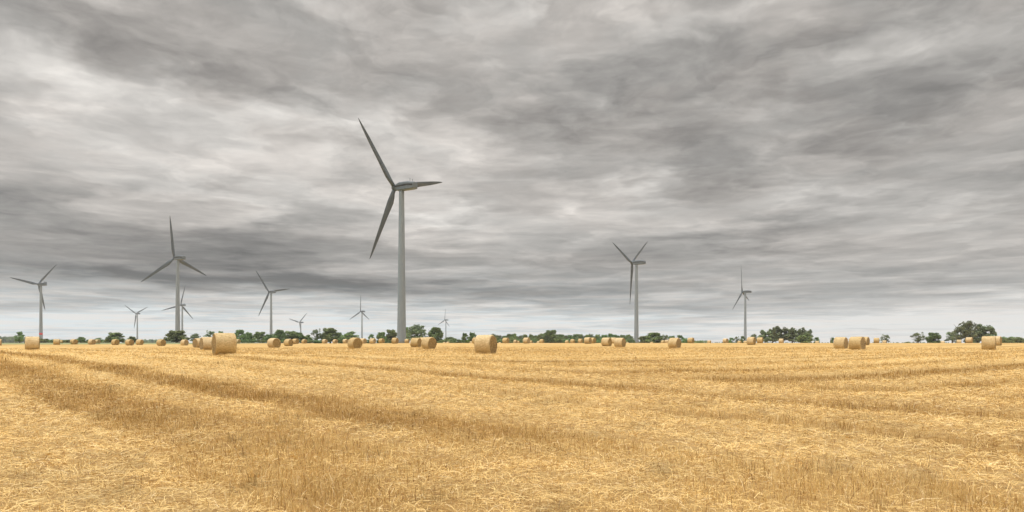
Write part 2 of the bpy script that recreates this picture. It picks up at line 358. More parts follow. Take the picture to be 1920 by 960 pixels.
# ------------------------------------------------------------------ straw and stubble on the field
def build_straw():
    bands = [(3.6, 9, 1050, .0044, 1), (9, 15, 700, .0056, 1), (15, 24, 360, .0078, 1), (24, 40, 190, .0100, 1.), (40, 64, 62, .015, 1.), (64, 105, 24, .022, 1.05)]
    pos, typ, wid, sc = [], [], [], []
    for (a, b, dens, w, s) in bands:
        area = R(98)/2*(b*b-a*a); n = int(area*dens)
        th = rng.uniform(R(-49), R(49), n); r = np.sqrt(rng.uniform(a*a, b*b, n))
        pos.append(np.stack([r*np.sin(th), r*np.cos(th)], -1)); wid.append(np.full(n, w)); sc.append(np.full(n, s))
    Pp = np.vstack(pos); w = np.concatenate(wid); s = np.concatenate(sc); x, y = Pp.T
    ly, dk, tr = cover(x, y)
    # thin out on wheel tracks
    keep = rng.random(len(x)) > tr*.85; x, y, w, s, ly, dk, tr = (q[keep] for q in (x, y, w, s, ly, dk, tr))
    n = len(x)
    edge = fbm(x/1.7, y/1.7, 3, 61)
    stand = rng.random(n) > np.clip(ly*1.0+.30+(edge-.5)*1.2, .15, .90)
    # standing stalks gather on drill rows that run along the mowing direction
    ua = NA[0]*x+NA[1]*y
    snap = (np.round(ua/.15)*.15-ua)*.6*stand
    x = x+NA[0]*snap; y = y+NA[1]*snap
    z = ground_z(x, y)
    tuft = fbm(x/.45, y/.45, 2, 77)
    h = np.where(stand, rng.uniform(.05, .15, n)*(.35+1.3*tuft)*(.65+.7*fbm(x/2.5, y/2.5, 2, 101)), 0)*s
    ln = rng.uniform(.05, .17, n)*s**1.5*(1+1.0*(rng.random(n) > .93))
    yaw = rng.uniform(0, 2*np.pi, n)
    lean = np.where(stand, rng.normal(0, .30, n), 0)
    clump = fbm(x/.3, y/.3, 2, 55)
    zz = np.where(stand, z-.01, z+rng.uniform(0, .05, n)+.09*ly*clump)
    # 3-section ribbons: p0,p1,p2 centre line; side vector
    cy, sy = np.cos(yaw), np.sin(yaw)
    rise = np.where(stand, 0, rng.normal(.04, .10, n))
    p0 = np.stack([x, y, zz], -1)
    d1 = np.where(stand[:, None], np.stack([cy*np.sin(lean)*h, sy*np.sin(lean)*h, h*np.cos(lean)], -1)*.55,
                  np.stack([cy*ln*.5, sy*ln*.5, np.abs(rise)*ln*1.3+.006], -1))
    bend = rng.normal(0, .35, n)
    c2, s2 = np.cos(yaw+bend), np.sin(yaw+bend)
    l2 = lean*1.8+rng.normal(0, .1, n)
    d2 = np.where(stand[:, None], np.stack([c2*np.sin(l2)*h, s2*np.sin(l2)*h, h*np.cos(l2)], -1)*.45,
                  np.stack([c2*ln*.5, s2*ln*.5, rise*ln*.4-.004], -1))
    p1 = p0+d1; p2 = p1+d2
    # ribbons face roughly anywhere
    sa_ = rng.uniform(0, 2*np.pi, n)
    side_st = np.stack([np.cos(sa_), np.sin(sa_), np.zeros(n)], -1)
    side_ly = np.stack([-sy, cy, rng.uniform(-.9, .9, n)], -1); side_ly /= np.linalg.norm(side_ly, axis=1)[:, None]
    side = np.where(stand[:, None], side_st, side_ly)*(w*rng.uniform(.6, 1.3, n)*.5)[:, None]
    V = np.stack([p0-side, p0+side, p1-side, p1+side, p2-side*.7, p2+side*.7], 1).reshape(-1, 3)
    b = (np.arange(n)*6)[:, None]
    q = np.concatenate([b+np.array([0, 1, 3, 2]), b+np.array([2, 3, 5, 4])], 1).reshape(-1, 4)
    v = rng.random(n)[:, None]
    B, Md, Dk = map(np.array, (BRIGHT, MID, DARK))
    c = B*1.08*v+Md*(1-v)
    f = np.clip(dk*.92+tr*1.0+rng.normal(0, .16, n), 0, 1)[:, None]; c = c*(1-f)+Dk*1.12*f
    c = c*np.where(stand, .93, 1.03)[:, None]; c = c*(1-.45*np.clip(tr, 0, 1))[:, None]
    odd = rng.random(n); c = np.where((odd < .13)[:, None], np.array([.30, .17, .06]), c); c = np.where((odd > .92)[:, None], np.array([.80, .63, .36]), c)
    c = c*(.80+.42*fbm(x/.6, y/.6, 4, 91))[:, None]; c = c*(1-.35*sst(fbm(x/.35, y/.35, 2, 97), .68, .8))[:, None]
    for nm, sel, lab, cat in (('stubble', stand, 'short standing golden stubble covering the whole field', 'stubble'), ('loose_straw', ~stand, 'loose pale straw lying in swaths over the stubble field', 'straw')):
        k = int(sel.sum()); Vs = V.reshape(n, 6, 3)[sel].reshape(-1, 3); b = (np.arange(k)*6)[:, None]
        q = np.concatenate([b+np.array([0, 1, 3, 2]), b+np.array([2, 3, 5, 4])], 1).reshape(-1, 4)
        me = mesh_np(nm, Vs, np.full(len(q), 4), q.ravel(), MS, smooth_=False)
        cs = np.repeat(c[sel], 6, 0); cs = np.hstack([cs, np.ones((len(cs), 1))])
        at_ = me.color_attributes.new('tint', 'FLOAT_COLOR', 'POINT'); at_.data.foreach_set('color', cs.astype(np.float32).ravel())
        tag(link(nm, me), lab, cat, kind='stuff')
build_straw()

# ------------------------------------------------------------------ bales
def bale_meshes(seed, lrel=1.25, D=1.5):
    g = np.random.default_rng(seed); Rr = D/2; nseg = 64
    prof = [(-lrel/2, .93), (-lrel/2+.03, .975), (-lrel/2+.08, .995), (-.3*lrel, 1.0), (-.1*lrel, 1.004), (.1*lrel, 1.004), (.3*lrel, 1.0), (lrel/2-.08, .995), (lrel/2-.03, .975), (lrel/2, .93)]
    th = np.arange(nseg)/nseg*2*np.pi
    sag = 1+.028*np.cos(th*2+g.uniform(0, 6))+.012*np.cos(th*3+g.uniform(0, 6))
    def rad(px_, k):
        r = Rr*k*sag*(1+.02*(fbm(th*3+seed, th*0+px_*5+9, 3, seed)-.5))
        y = r*np.sin(th); z = r*np.cos(th)
        z = np.maximum(z, -Rr*.955)            # flattened where it sits
        return y, z+Rr*.955
    V = []
    for (px_, k) in prof:
        y, z = rad(px_, k); V.append(np.stack([np.full(nseg, px_)+.012*(g.random(nseg)-.5), y, z], -1))
    V = np.vstack(V); q = []
    for i in range(len(prof)-1):
        for j in range(nseg):
            j2 = (j+1) % nseg; q.append((i*nseg+j, (i+1)*nseg+j, (i+1)*nseg+j2, i*nseg+j2))
    nw = 520; a = g.uniform(0, 2*np.pi, nw); xx = g.uniform(-lrel/2, lrel/2, nw); base = len(V); ext = []
    for t in range(nw):
        l_ = g.uniform(.05, .16); da = g.normal(1.57, .6); ddx, dda = math.cos(da)*l_, math.sin(da)*l_/Rr; r0 = Rr*1.012; r1 = Rr*(1.01+g.uniform(.01, .05)); wv = .008
        def pt(xq, aq, rq): return (xq, rq*math.sin(aq), max(rq*math.cos(aq), -Rr*.95)+Rr*.955)
        ext += [pt(xx[t]-wv, a[t], r0), pt(xx[t]+wv, a[t], r0), pt(xx[t]+ddx+wv, a[t]+dda, r1), pt(xx[t]+ddx-wv, a[t]+dda, r1)]; q.append((base+4*t, base+4*t+1, base+4*t+2, base+4*t+3))
    V = np.vstack([V, np.array(ext)])
    side = (V, q)
    faces = []
    for s in (-1, 1):
        rings = [.935, .86, .72, .55, .38, .2, .06]; VV = []
        for ri, k in enumerate(rings):
            y, z = rad(s*lrel/2, k)
            off = s*(lrel/2+(.0 if ri == 0 else .012+.02*np.sin(k*40)+.035*(fbm(th*6, th*0+k*20, 3, seed+3)-.5)))
            VV.append(np.stack([np.zeros(nseg)+off, y, z*1.0+(0 if ri == 0 else 0)], -1))
        VV = np.vstack(VV+[np.array([[s*(lrel/2+.01), 0, Rr*.955]])]); qq = []
        for i in range(len(rings)-1):
            for j in range(nseg):
                j2 = (j+1) % nseg; f = (i*nseg+j, i*nseg+j2, (i+1)*nseg+j2, (i+1)*nseg+j); qq.append(f if s < 0 else f[::-1])
        c = len(VV)-1; o_ = (len(rings)-1)*nseg
        for j in range(nseg):
            f = (o_+j, o_+(j+1) % nseg, c); qq.append(f if s < 0 else f[::-1])
        # straw ends sticking out of the face
        ns = 260; a = g.uniform(0, 2*np.pi, ns); rr_ = Rr*.93*np.sqrt(g.random(ns)); base = len(VV); ext = []
        for t in range(ns):
            y0, z0 = rr_[t]*math.sin(a[t]), max(rr_[t]*math.cos(a[t]), -Rr*.93)+Rr*.955; l_ = g.uniform(.04, .12); da = g.uniform(0, 6.28)
            dy_, dz_ = math.cos(da)*l_, math.sin(da)*l_; x0 = s*(lrel/2+.005); x1 = s*(lrel/2+g.uniform(.03, .09)); wv = .006
            ext += [(x0, y0-wv, z0), (x0, y0+wv, z0+wv), (x1, y0+dy_+wv, z0+dz_), (x1, y0+dy_-wv, z0+dz_)]
            qq.append((base+4*t, base+4*t+1, base+4*t+2, base+4*t+3))
        VV = np.vstack([VV, np.array(ext)]); faces.append((VV, qq))
    return side, faces
PROTO = []
for sd_ in range(4):
    side, faces = bale_meshes(sd_*5+2, [1.25, 1.22, 1.3, 1.2][sd_])
    me_s = mesh_py('net_wrap', side[0], side[1], MBS, True); fm = [mesh_py('straw_face', f[0], f[1], MBF, True) for f in faces]
    Vv, Ff, mi = [side[0]], list(side[1]), [0]*len(side[1]); off = len(side[0])
    for f in faces:
        Ff += [tuple(i+off for i in t) for t in f[1]]; mi += [1]*len(f[1]); Vv.append(f[0]); off += len(f[0])
    me_1 = mesh_py('straw_bale', np.vstack(Vv), Ff, smooth_=True, mats=[MBS, MBF], midx=mi)
    PROTO.append((me_s, fm, me_1))
# (left, right, top, bottom or None when the foot is hidden, height px, turn deg: + shows right end, - shows left end)
BAL = [(-10,2.5,636,649,12.5,5),(47.5,74,627.5,653.5,26,3),(99.5,113,638,649,11,8),(110,119,638.5,644,8.2,20),(131,146.5,637.5,647.7,10.4,52),
(165,179.5,637,647.5,10.6,48),(178,188,636.5,643.8,8.8,50),(208.5,224,635.6,647,11.2,52),(234,252,636,647.5,11.8,50),(252,272,636,646.3,10.8,35),
(293,311.5,635,647.7,12.8,50),(338,354,634.5,646,11.6,48),(364,382,632,650.5,18.5,-30),(374,404,629,655,26.3,-16),(398,442.5,622.5,664,41.5,-12),
(441,451,636,643.6,7.8,45),(500,527.5,631.7,651,19.5,53),(530,552,633.6,647.5,14,42),(548,560,635,643,8.8,45),(565,576,636,643.4,8,50),
(603,615,636,643.6,8.2,45),(623,634,636,643.4,8,50),(643,653,635.6,643,8.2,48),(650.5,680.5,632,653.8,22,56),(676,686,634,643.6,9.6,40),
(691,706.5,633,643,10.6,30),(709,722,634.5,643,9.2,45),(733.6,748,632.3,643.4,11.4,32),(758,768.4,635.6,643.4,8.4,30),(769,791,633,651.2,18.6,28),
(784,803,632.3,648,15.5,40),(788.5,820,631,654.2,23.4,48),(831,836,641.2,None,5.5,30),(837,842.6,640.6,None,5.6,30),(880.5,886.5,640,None,6,20),
(885.5,899,632.3,644.7,12.2,35),(889.5,932,627.5,664.5,37.5,25),(934,940,641.4,None,5.5,20),(941,956,633,643,10.6,35),(962,971,637,None,7.6,40),
(968.5,974.5,639,None,6.4,30),(980,994.5,632.3,643.6,11.6,30),(992,998.6,638.4,None,6.4,30),(1006.5,1013,639.5,None,6,30),(1011,1020.8,636,643.2,8,28),
(1059,1067.4,637.8,None,7,30),(1068.7,1078.7,636,643.2,8,25),(1082.6,1094,635,642.9,8.6,25),(1095,1109.4,632,644.7,12.6,28),(1106,1116,632,643.4,11.2,35),
(1128,1146.8,632.3,648.9,16.8,28),(1144,1157,632.3,643.6,11.6,25),(1152,1173,632.3,651,18.8,27),(1173,1180,641.5,None,5,20),(1219,1225,640.8,None,5.4,20),
(1239,1247,638,None,6.6,30),(1247.5,1254,637,None,7.2,30),(1252.7,1276.8,632,652.8,21,27),(1289,1302,633,643.6,10.8,28),(1326,1333.4,638,None,6.8,20),
(1354.6,1366.6,634.5,643.6,9.6,35),(1383.5,1390,639,None,6.2,30),(1395.5,1401.5,639,None,6,30),(1400.7,1416.7,632,647.3,15.3,20),(1419,1431.4,632,643.5,11.4,12),
(1460,1469.6,634.7,643.2,8.8,15),(1528.5,1536,639.4,None,6,10),(1562.7,1590.4,631,654.3,23.4,20),(1592.8,1621.6,631,657,26,22),(1612,1630,632.2,648.5,16.4,20),
(1639,1648,633.3,643.5,10.2,4),(1654,1663,638,None,7.2,10),(1763,1772,639.2,None,6.2,5),(1793,1803.5,636.7,643.5,7.8,5),(1811,1824,632.7,643.8,11.2,16),
(1841.7,1866,630.2,656.4,26.2,2),(1858,1877,632.2,650.7,18.5,12)]
LAND = [('tower of the turbine with a red band', 75), ('tower of the second largest turbine', 334), ('largest bale of the field', 420), ('tower of the largest turbine', 753), ('big bale right of the tall central turbine', 911),
        ('tower of the large turbine right of centre', 1195), ('tower of the rightmost turbine', 1398.5), ('leaning pair of bales right of the rightmost turbine', 1592), ('wide dark tree at the far right', 1814)]
ordw = ['first', 'second', 'third', 'fourth', 'fifth', 'sixth', 'seventh', 'eighth', 'ninth', 'tenth', 'eleventh', 'twelfth', 'thirteenth', 'fourteenth', 'fifteenth', 'sixteenth', 'seventeenth', 'eighteenth', 'nineteenth', 'twentieth', 'twenty first', 'twenty second', 'twenty third', 'twenty fourth', 'twenty fifth', 'twenty sixth', 'twenty seventh', 'twenty eighth', 'twenty ninth', 'thirtieth']
special = {1: 'large round bale seen side on, just in front of the turbine with a red band', 14: 'largest round straw bale of the field, frayed left end showing', 36: 'second largest round bale, frayed right end showing, standing alone near the centre',
 13: 'big round bale directly left of the largest bale, dark left end showing', 12: 'middle sized bale, leftmost of the close row of three beside the largest bale', 15: 'small bale peeping out right behind the largest bale',
 0: 'small bale cut off by the left edge of the photo', 23: 'big round bale with wide flat end facing the viewer, left of the tallest turbine', 31: 'big round bale with wide end showing, rightmost of three beside the central tower',
 29: 'middle sized bale, leftmost of three just right of the central tower', 30: 'bale half hidden between two others just right of the central tower', 35: 'bale half hidden behind the left side of the big lone bale',
 16: 'big round bale with broad end facing the viewer, left of centre under a turbine', 17: 'middle sized barrel bale just right of the broad ended bale left of centre',
 67: 'left one of the two big bales standing side by side on the right', 68: 'right one of the two big bales standing side by side on the right', 69: 'smaller bale half hidden behind the right one of the big pair',
 75: 'large bale seen side on near the right edge below the widest tree', 76: 'bale half hidden behind the large bale near the right edge', 57: 'big bale right of the large turbine right of centre, standing on open straw',
 52: 'front bale of the close trio left of the large turbine right of centre', 50: 'left bale of the close trio left of the large turbine right of centre', 51: 'rear bale of the close trio left of the large turbine right of centre',
 63: 'medium bale just right of the foot of the rightmost turbine', 27: 'small bale touching the left side of the tallest tower foot', 28: 'small bale at the right side of the tallest tower foot'}
def bale_label(i, cx, h, fr):
    if i in special: return special[i]
    nm, lx = min([l for l in LAND], key=lambda l: abs(l[1]-cx)); side = 'right' if cx > lx else 'left'
    order = [j for j, b in enumerate(BAL) if j not in special and min(LAND, key=lambda l: abs(l[1]-(b[0]+b[1])/2))[1] == lx and (((b[0]+b[1])/2 > lx) == (cx > lx))]
    order.sort(key=lambda j: abs((BAL[j][0]+BAL[j][1])/2-lx)); k = order.index(i)
    size = 'tiny half sunk bale' if fr is None else ('small distant round bale' if h < 13 else 'medium round bale')
    short = {75: 'red banded turbine', 334: 'second largest turbine', 420: 'largest bale', 753: 'tallest turbine tower', 911: 'big lone bale', 1195: 'V bladed large turbine', 1398.5: 'rightmost turbine', 1592: 'big bale pair', 1814: 'widest tree'}[lx]
    return f'{size}, {ordw[k]} of the small ones {side} of the {short}'
pos_b = []
for i, (l, r, t, b, h, turn) in enumerate(BAL):
    d = 1.5*F/h
    if b is None: d = max(1.5*F/h, 245)
    cx = (l+r)/2; x = (cx-960)/F*d
    g = gz(x, d)
    zt = EYE-(b-HZ)/F*d if b is not None else EYE+(HZ-t)/F*d-1.5
    # small bales beyond the crest keep their tops in view
    size = 1.0
    if b is None or h < 9.7:
        top = EYE+(HZ-t)/F*d; size = min(max((top-g)/1.46, .8), 1.35)
    azm = math.atan2(x, d)
    rz = -R(turn)-azm
    p = PROTO[i % 4]
    lab = bale_label(i, cx, h, b)
    lrel = 1.25; target = (r-l)/h*1.5; tw = lrel*math.cos(R(turn))+1.5*abs(math.sin(R(turn)))
    if h > 14:
        o = empty('straw_bale', (x, d, g-.05), rz); link('net_wrap', p[0], o)
        for m_ in p[1]: link('straw_face', m_, o)
    else:
        o = link('straw_bale', p[2]); o.location = (x, d, g-.05); o.rotation_euler = (0, 0, rz)
    o.scale = (size, size, size)
    tag(o, lab, 'straw bale', 'round straw bales scattered over the field')
    pos_b.append((i, cx, d, g, zt, size))

# ------------------------------------------------------------------ wind turbines
def ring(r, z, n=32, ox=0, oy=0): a = np.arange(n)/n*2*np.pi; return np.stack([ox+r*np.cos(a), oy+r*np.sin(a), np.full(n, z)], -1)
def loft(rings, closed=(True, True)):
    n = len(rings[0]); V = np.vstack(rings); Q = []
    for i in range(len(rings)-1):
        for j in range(n):
            j2 = (j+1) % n; Q.append((i*n+j, i*n+j2, (i+1)*n+j2, (i+1)*n+j))
    if closed[0]: Q.append(tuple(range(n))[::-1])
    if closed[1]: Q.append(tuple(range((len(rings)-1)*n, len(rings)*n)))
    return V, Q
H0 = 80.0
def tower_mesh():
    rg = []; fl = [0, 22, 43, 62]
    for z in np.linspace(0, H0-1.3, 40):
        rg.append(ring(2.35-(2.35-1.32)*(z/(H0-2.0))**.9, z))
    V, Q = loft(rg)
    for f in fl[1:]:
        rr = 2.35-(1.03)*(f/78)**.9; v, q = loft([ring(rr, f-.12), ring(rr+.05, f-.1), ring(rr+.05, f+.1), ring(rr, f+.12)]); o_ = len(V); V = np.vstack([V, v]); Q += [tuple(a+o_ for a in t) for t in q]
    return mesh_py('tower', V, Q, MT, True)
def box_v(x0, x1, y0, y1, z0, z1):
    V = [(x0, y0, z0), (x1, y0, z0), (x1, y1, z0), (x0, y1, z0), (x0, y0, z1), (x1, y0, z1), (x1, y1, z1), (x0, y1, z1)]
    return V, [(3, 2, 1, 0), (4, 5, 6, 7), (0, 1, 5, 4), (1, 2, 6, 5), (2, 3, 7, 6), (3, 0, 4, 7)]
def nacelle_section(x, hw, zb, zt, ch):
    return np.array([(x, -hw+ch, zb), (x, hw-ch, zb), (x, hw, zb+ch), (x, hw, zt-ch*1.6), (x, hw-ch*1.6, zt), (x, -hw+ch*1.6, zt), (x, -hw, zt-ch*1.6), (x, -hw, zb+ch)])[::-1]
def nacelle_mesh():
    rg = [nacelle_section(x, hw, zb, zt, c) for x, hw, zb, zt, c in ((3.3, 1.35, -1.5, 1.3, .3), (2.2, 1.78, -1.95, 1.65, .35), (0.6, 1.8, -2.0, 2.2, .35), (-5.0, 1.8, -2.0, 2.2, .35), (-7.6, 1.8, -1.95, 1.7, .35), (-9.3, 1.7, -1.8, 1.45, .3), (-9.6, 1.4, -1.4, 1.2, .3))]
    V, Q = loft(rg[::-1]); return mesh_py('nacelle', V, Q, MN, False)
def gap_mesh():
    V, Q = [], []
    for s in (-1, 1):
        # a recess line along each side, dropping towards the rear
        pts = [(2.9, .12), (-5.2, .42), (-8.9, .0)]
        for (xa, za), (xb, zb) in zip(pts, pts[1:]):
            o_ = len(V); y0, y1 = s*1.66, s*(1.9)
            V += [(xa, y0, za-.34), (xb, y0, zb-.34), (xb, y0, zb+.34), (xa, y0, za+.34), (xa, y1, za-.34), (xb, y1, zb-.34), (xb, y1, zb+.34), (xa, y1, za+.34)]
            Q += [tuple(o_+t for t in f) for f in ((0, 1, 2, 3), (7, 6, 5, 4), (0, 4, 5, 1), (1, 5, 6, 2), (2, 6, 7, 3), (3, 7, 4, 0))]
    return mesh_py('side_recess', V, Q, MGAP)
def hub_mesh():
    rg = []
    for x, r in ((3.35, 1.2), (3.6, 1.55), (4.4, 1.7), (5.3, 1.65), (5.9, 1.35), (6.4, .85), (6.65, .3), (6.7, .02)):
        a = np.arange(24)/24*2*np.pi; rg.append(np.stack([np.full(24, x), r*np.cos(a), r*np.sin(a)], -1))
    V, Q = loft(rg); return mesh_py('hub', V, Q, MB, True)
def blade_mesh():
    rg = []; n = 16; Rb = 40
    st = [(1.0, 1.0, 1.0, 0), (3.0, 1.0, 1.0, 0), (5.0, 1.45, .6, .25), (8.0, 1.85, .34, .45), (11, 1.75, .27, .4), (16, 1.5, .2, .3), (22, 1.3, .17, .24), (29, 1.05, .15, .12), (35, .7, .14, .05), (38.5, .36, .14, 0), (39.7, .17, .2, -.1), (40, .04, .4, -.15)]
    for z, c, tk, off in st:
        tw = R(18*(1-z/40)**2+2); a = np.arange(n)/n*2*np.pi
        yy = c*np.cos(a)+off; xx = c*tk*np.sin(a)*(1+.35*np.cos(a))
        rg.append(np.stack([xx*math.cos(tw)-yy*math.sin(tw), xx*math.sin(tw)+yy*math.cos(tw), np.full(n, z)], -1))
    V, Q = loft(rg); return mesh_py('blade', V, Q, MB, True)
def mast_mesh():
    V, Q = [], []
    for x, h in ((-5.2, 1.9), (-7.0, 1.2)):
        v, q = box_v(x-.07, x+.07, -.57, -.43, 1.3, 2.1+h); Q += [tuple(len(V)+a for a in t) for t in q]; V += v
        v, q = box_v(x-.3, x+.3, -.54, -.46, 2.0+h*.85, 2.1+h*.85); Q += [tuple(len(V)+a for a in t) for t in q]; V += v
    return mesh_py('weather_mast', V, Q, MN)
def cooler_mesh():
    V, Q = box_v(-9.3, -7.6, -1.6, 1.6, 1.2, 3.0); return mesh_py('roof_cooler', V, Q, MN)
def door_mesh():
    v, q = box_v(-.45, .45, -2.42, -2.30, 1.0, 3.1); return mesh_py('door', v, q, MN)
def band_mesh(): 
    rr = 2.35-1.03*(12.0/78)**.9
    v, q = loft([ring(rr+.03, 11.2), ring(rr+.03, 13.8)]); return mesh_py('red_band', v, q, MRED, True)
TM_, NM, GM, HM, BM, MM, CM, DM, RM = tower_mesh(), nacelle_mesh(), gap_mesh(), hub_mesh(), blade_mesh(), mast_mesh(), cooler_mesh(), door_mesh(), band_mesh()
# hub px, py, distance, yaw deg, tilt, phase, rotor radius
TUR = [(740,352,352,146,9,45,39.5,'tallest grey wind turbine, nearest one, with one blade pointing right behind the nacelle',''),
(327,484,644,151,7,10,39.5,'second largest grey wind turbine with one blade pointing almost straight up, on the left',''),
(72,533,931,160,7,81,38,'leftmost wind turbine, slim grey tower with a red band near its foot','cooler'),
(255,588,1862,158,6,58.5,42,'small distant turbine, two blades raised in a V, left of the second largest one',''),
(339,572,1442,150.5,5,108,44,'smaller turbine standing half hidden right behind the tower of the second largest one',''),
(504.5,547.5,1072,148,9,40.5,42,'mid sized turbine left of centre, alone between the second largest and the tallest one',''),
(561.7,604.5,1960,150,5,76,40,'smallest faint turbine behind the round trees, left of centre',''),
(676,584,1736,150,5,1.5,43,'small distant turbine with one blade straight up, just left of the tallest one',''),
(833.9,600,2381,150.5,5,117,42,'tiny distant turbine just right of the tallest one, one blade straight up',''),
(1185,493,683,142,5,67.5,42,'large turbine right of centre with two blades raised in a V and one hanging down',''),
(1391.5,547.4,1071,142,5,13.5,43,'rightmost wind turbine, one long blade straight up over the nacelle','')]
for (px, py, d, yaw, tilt, ph, rad_, lab, ex) in TUR:
    yw = R(yaw); T = R(tilt)
    hubp = Vector(((px-960)/F*d, d, EYE+(HZ-py)/F*d))
    a = Vector((math.cos(yw), math.sin(yw), 0))
    base = hubp-a*4.9*math.cos(T); gzv = gz(base.x, base.y); zc = hubp.z-4.9*math.sin(T); Hh = zc-gzv
    root = empty('wind_turbine', (base.x, base.y, gzv), yw)
    k = Hh/H0; tw = link('tower', TM_, root); tw.scale = (1, 1, k)
    top = Matrix.Translation((0, 0, Hh)) @ Matrix.Rotation(-T, 4, 'Y')
    nrot = Matrix.Translation((0, 0, Hh+4.9*math.sin(T)*.85)) @ Matrix.Rotation(-T*.15, 4, 'Y')
    n_ = link('nacelle', NM, root, nrot)
    link('side_recess', GM, n_); link('weather_mast', MM, n_)
    if ex: link('roof_cooler', CM, n_); rb = link('red_band', RM, tw)
    link('door', DM, root)
    link('hub', HM, root, top)
    A_ = Vector((math.cos(T), 0, math.sin(T))); U = Vector((-math.sin(T), 0, math.cos(T))); Sd = Vector((0, 1, 0)); hub_l = Vector((0, 0, Hh))+A_*4.9
    for j in range(3):
        q = R(ph+120*j); v = (U*math.cos(q)+Sd*math.sin(q)+A_*.04).normalized(); yv = A_.cross(v).normalized()*-1; yv = v.cross(A_).normalized(); xv = yv.cross(v).normalized()
        m4 = Matrix.Identity(4)
        for c_, vec in enumerate((xv, yv, v)):
            for r_ in range(3): m4[r_][c_] = vec[r_]
        m4.translation = hub_l
        b_ = link('blade', BM, root, m4 @ Matrix.Diagonal((1, 1, rad_/40, 1)))
    tag(root, lab, 'wind turbine', 'wind turbines standing beyond the field')

# ------------------------------------------------------------------ trees and bushes
def crown_mesh(name, seed, h, w, base, lobes, n, leaf, mat, openness=.0, top_bias=.5):
    g = np.random.default_rng(seed); C = []
    for i in range(lobes):
        a = g.uniform(0, 2*np.pi); t = g.random(); rr = np.sqrt(g.random())
        zc = base+(h-base)*(.12+.76*t); env = np.sin(np.pi*np.clip(.16+.74*t**top_bias, 0, 1))**.6
        C.append((rr*env*w*.40*math.cos(a), rr*env*w*.40*math.sin(a), zc, g.uniform(.085, .17)*w*(.7+.5*env), g.uniform(.06, .13)*(h-base)))
    C = np.array(C); k = g.integers(0, lobes, n); c = C[k]
    d = g.normal(size=(n, 3)); d /= np.linalg.norm(d, axis=1)[:, None]; rr = g.uniform(.35, 1.05, n)**.6
    P_ = c[:, :3]+d*rr[:, None]*np.stack([c[:, 3], c[:, 3], c[:, 4]], -1)
    gap = fbm(P_[:, 0]/(w*.09)+seed, P_[:, 2]/(h*.08)+P_[:, 1]/(w*.13), 2, seed)
    keep = (gap > .30+openness*.28) & (P_[:, 2] > base*.7) & (P_[:, 2] < h*1.04); P_ = P_[keep]; k = k[keep]; n = len(P_)
    nr = g.normal(size=(n, 3)); nr /= np.linalg.norm(nr, axis=1)[:, None]; t1 = np.cross(nr, g.normal(size=(n, 3))); t1 /= np.linalg.norm(t1, axis=1)[:, None]; t2 = np.cross(nr, t1)
    s = leaf*g.uniform(.5, 1.3, n)[:, None]; t1 = t1*s; t2 = t2*s*.7
    V = np.stack([P_-t1, P_-t2*.9+t1*.1, P_+t1, P_+t2], 1).reshape(-1, 3)
    me = mesh_np(name, V, np.full(n, 4), np.arange(4*n), mat, smooth_=False)
    lt = g.random(lobes)[k]*.55+g.random(n)*.45; at_ = me.color_attributes.new('tint', 'FLOAT_COLOR', 'POINT')
    v = np.repeat(lt, 4); at_.data.foreach_set('color', np.stack([v, v, v, np.ones_like(v)], -1).astype(np.float32).ravel())
    return me
def trunk_mesh(seed, h, w, base):
    g = random.Random(seed); V = np.zeros((0, 3)); Q = []
    def limb(p0, p1, r0, r1, n=7):
        nonlocal V, Q
        p0, p1 = Vector(p0), Vector(p1); ax = (p1-p0).normalized(); s = ax.orthogonal().normalized(); t = ax.cross(s); rg = []
        for k_ in range(5):
            f = k_/4; c = p0.lerp(p1, f)+s*math.sin(f*3)*.04*(p1-p0).length; r = r0+(r1-r0)*f
            if k_ == 0 and p0.z < .1: r *= 1.5
            rg.append(np.array([tuple(c+(s*math.cos(a)+t*math.sin(a))*r) for a in [i/n*6.283 for i in range(n)]]))
        v, q = loft(rg); o_ = len(V); V = np.vstack([V, v]); Q += [tuple(a+o_ for a in t_) for t_ in q]
    th = base+(h-base)*.45; limb((0, 0, -.3), (g.uniform(-.2, .2), g.uniform(-.2, .2), th), .035*h, .018*h)
    for i in range(9):
        a = i*2.4+g.uniform(-.4, .4); z0 = base*.8+(th-base*.8)*g.uniform(.2, 1); ln = w*g.uniform(.28, .42)
        limb((0, 0, z0), (math.cos(a)*ln, math.sin(a)*ln, min(h*.93, z0+ln*g.uniform(.5, 1.3))), .016*h, .004*h, 5)
    return mesh_py('trunk', V, Q, MBARK, True)
# prototypes, ten metres tall, width w
KIND = {}
def kind(nm, seed, w, base, lobes, n, leaf, mat, op=0., tb=.5):
    KIND[nm] = (crown_mesh('crown', seed, 10, w, base, lobes, n, leaf, mat, op, tb), trunk_mesh(seed, 10, w, base), w)
kind('wide', 3, 11.5, .9, 52, 8500, .30, MLC, .5, .6); kind('round', 4, 9, .3, 44, 7500, .34, MLA, .12); kind('round2', 5, 9.5, .3, 46, 7500, .34, MLB, .2)
kind('slim', 6, 6.5, .5, 30, 4200, .32, MLA, .15); kind('open', 7, 8, .8, 26, 3000, .32, MLC, .6); kind('pale', 8, 9, .1, 38, 5500, .36, MLB, .05)
kind('bush', 9, 17, .0, 40, 5500, .5, MLB, .05, .8); kind('bush2', 10, 15, .0, 38, 5500, .5, MLA, .1, .8); kind('poplar', 11, 7.5, 1.0, 42, 6500, .3, MLC, .3, .7); kind('lime', 12, 10, .0, 16, 3500, .4, MLD, 0., .8)
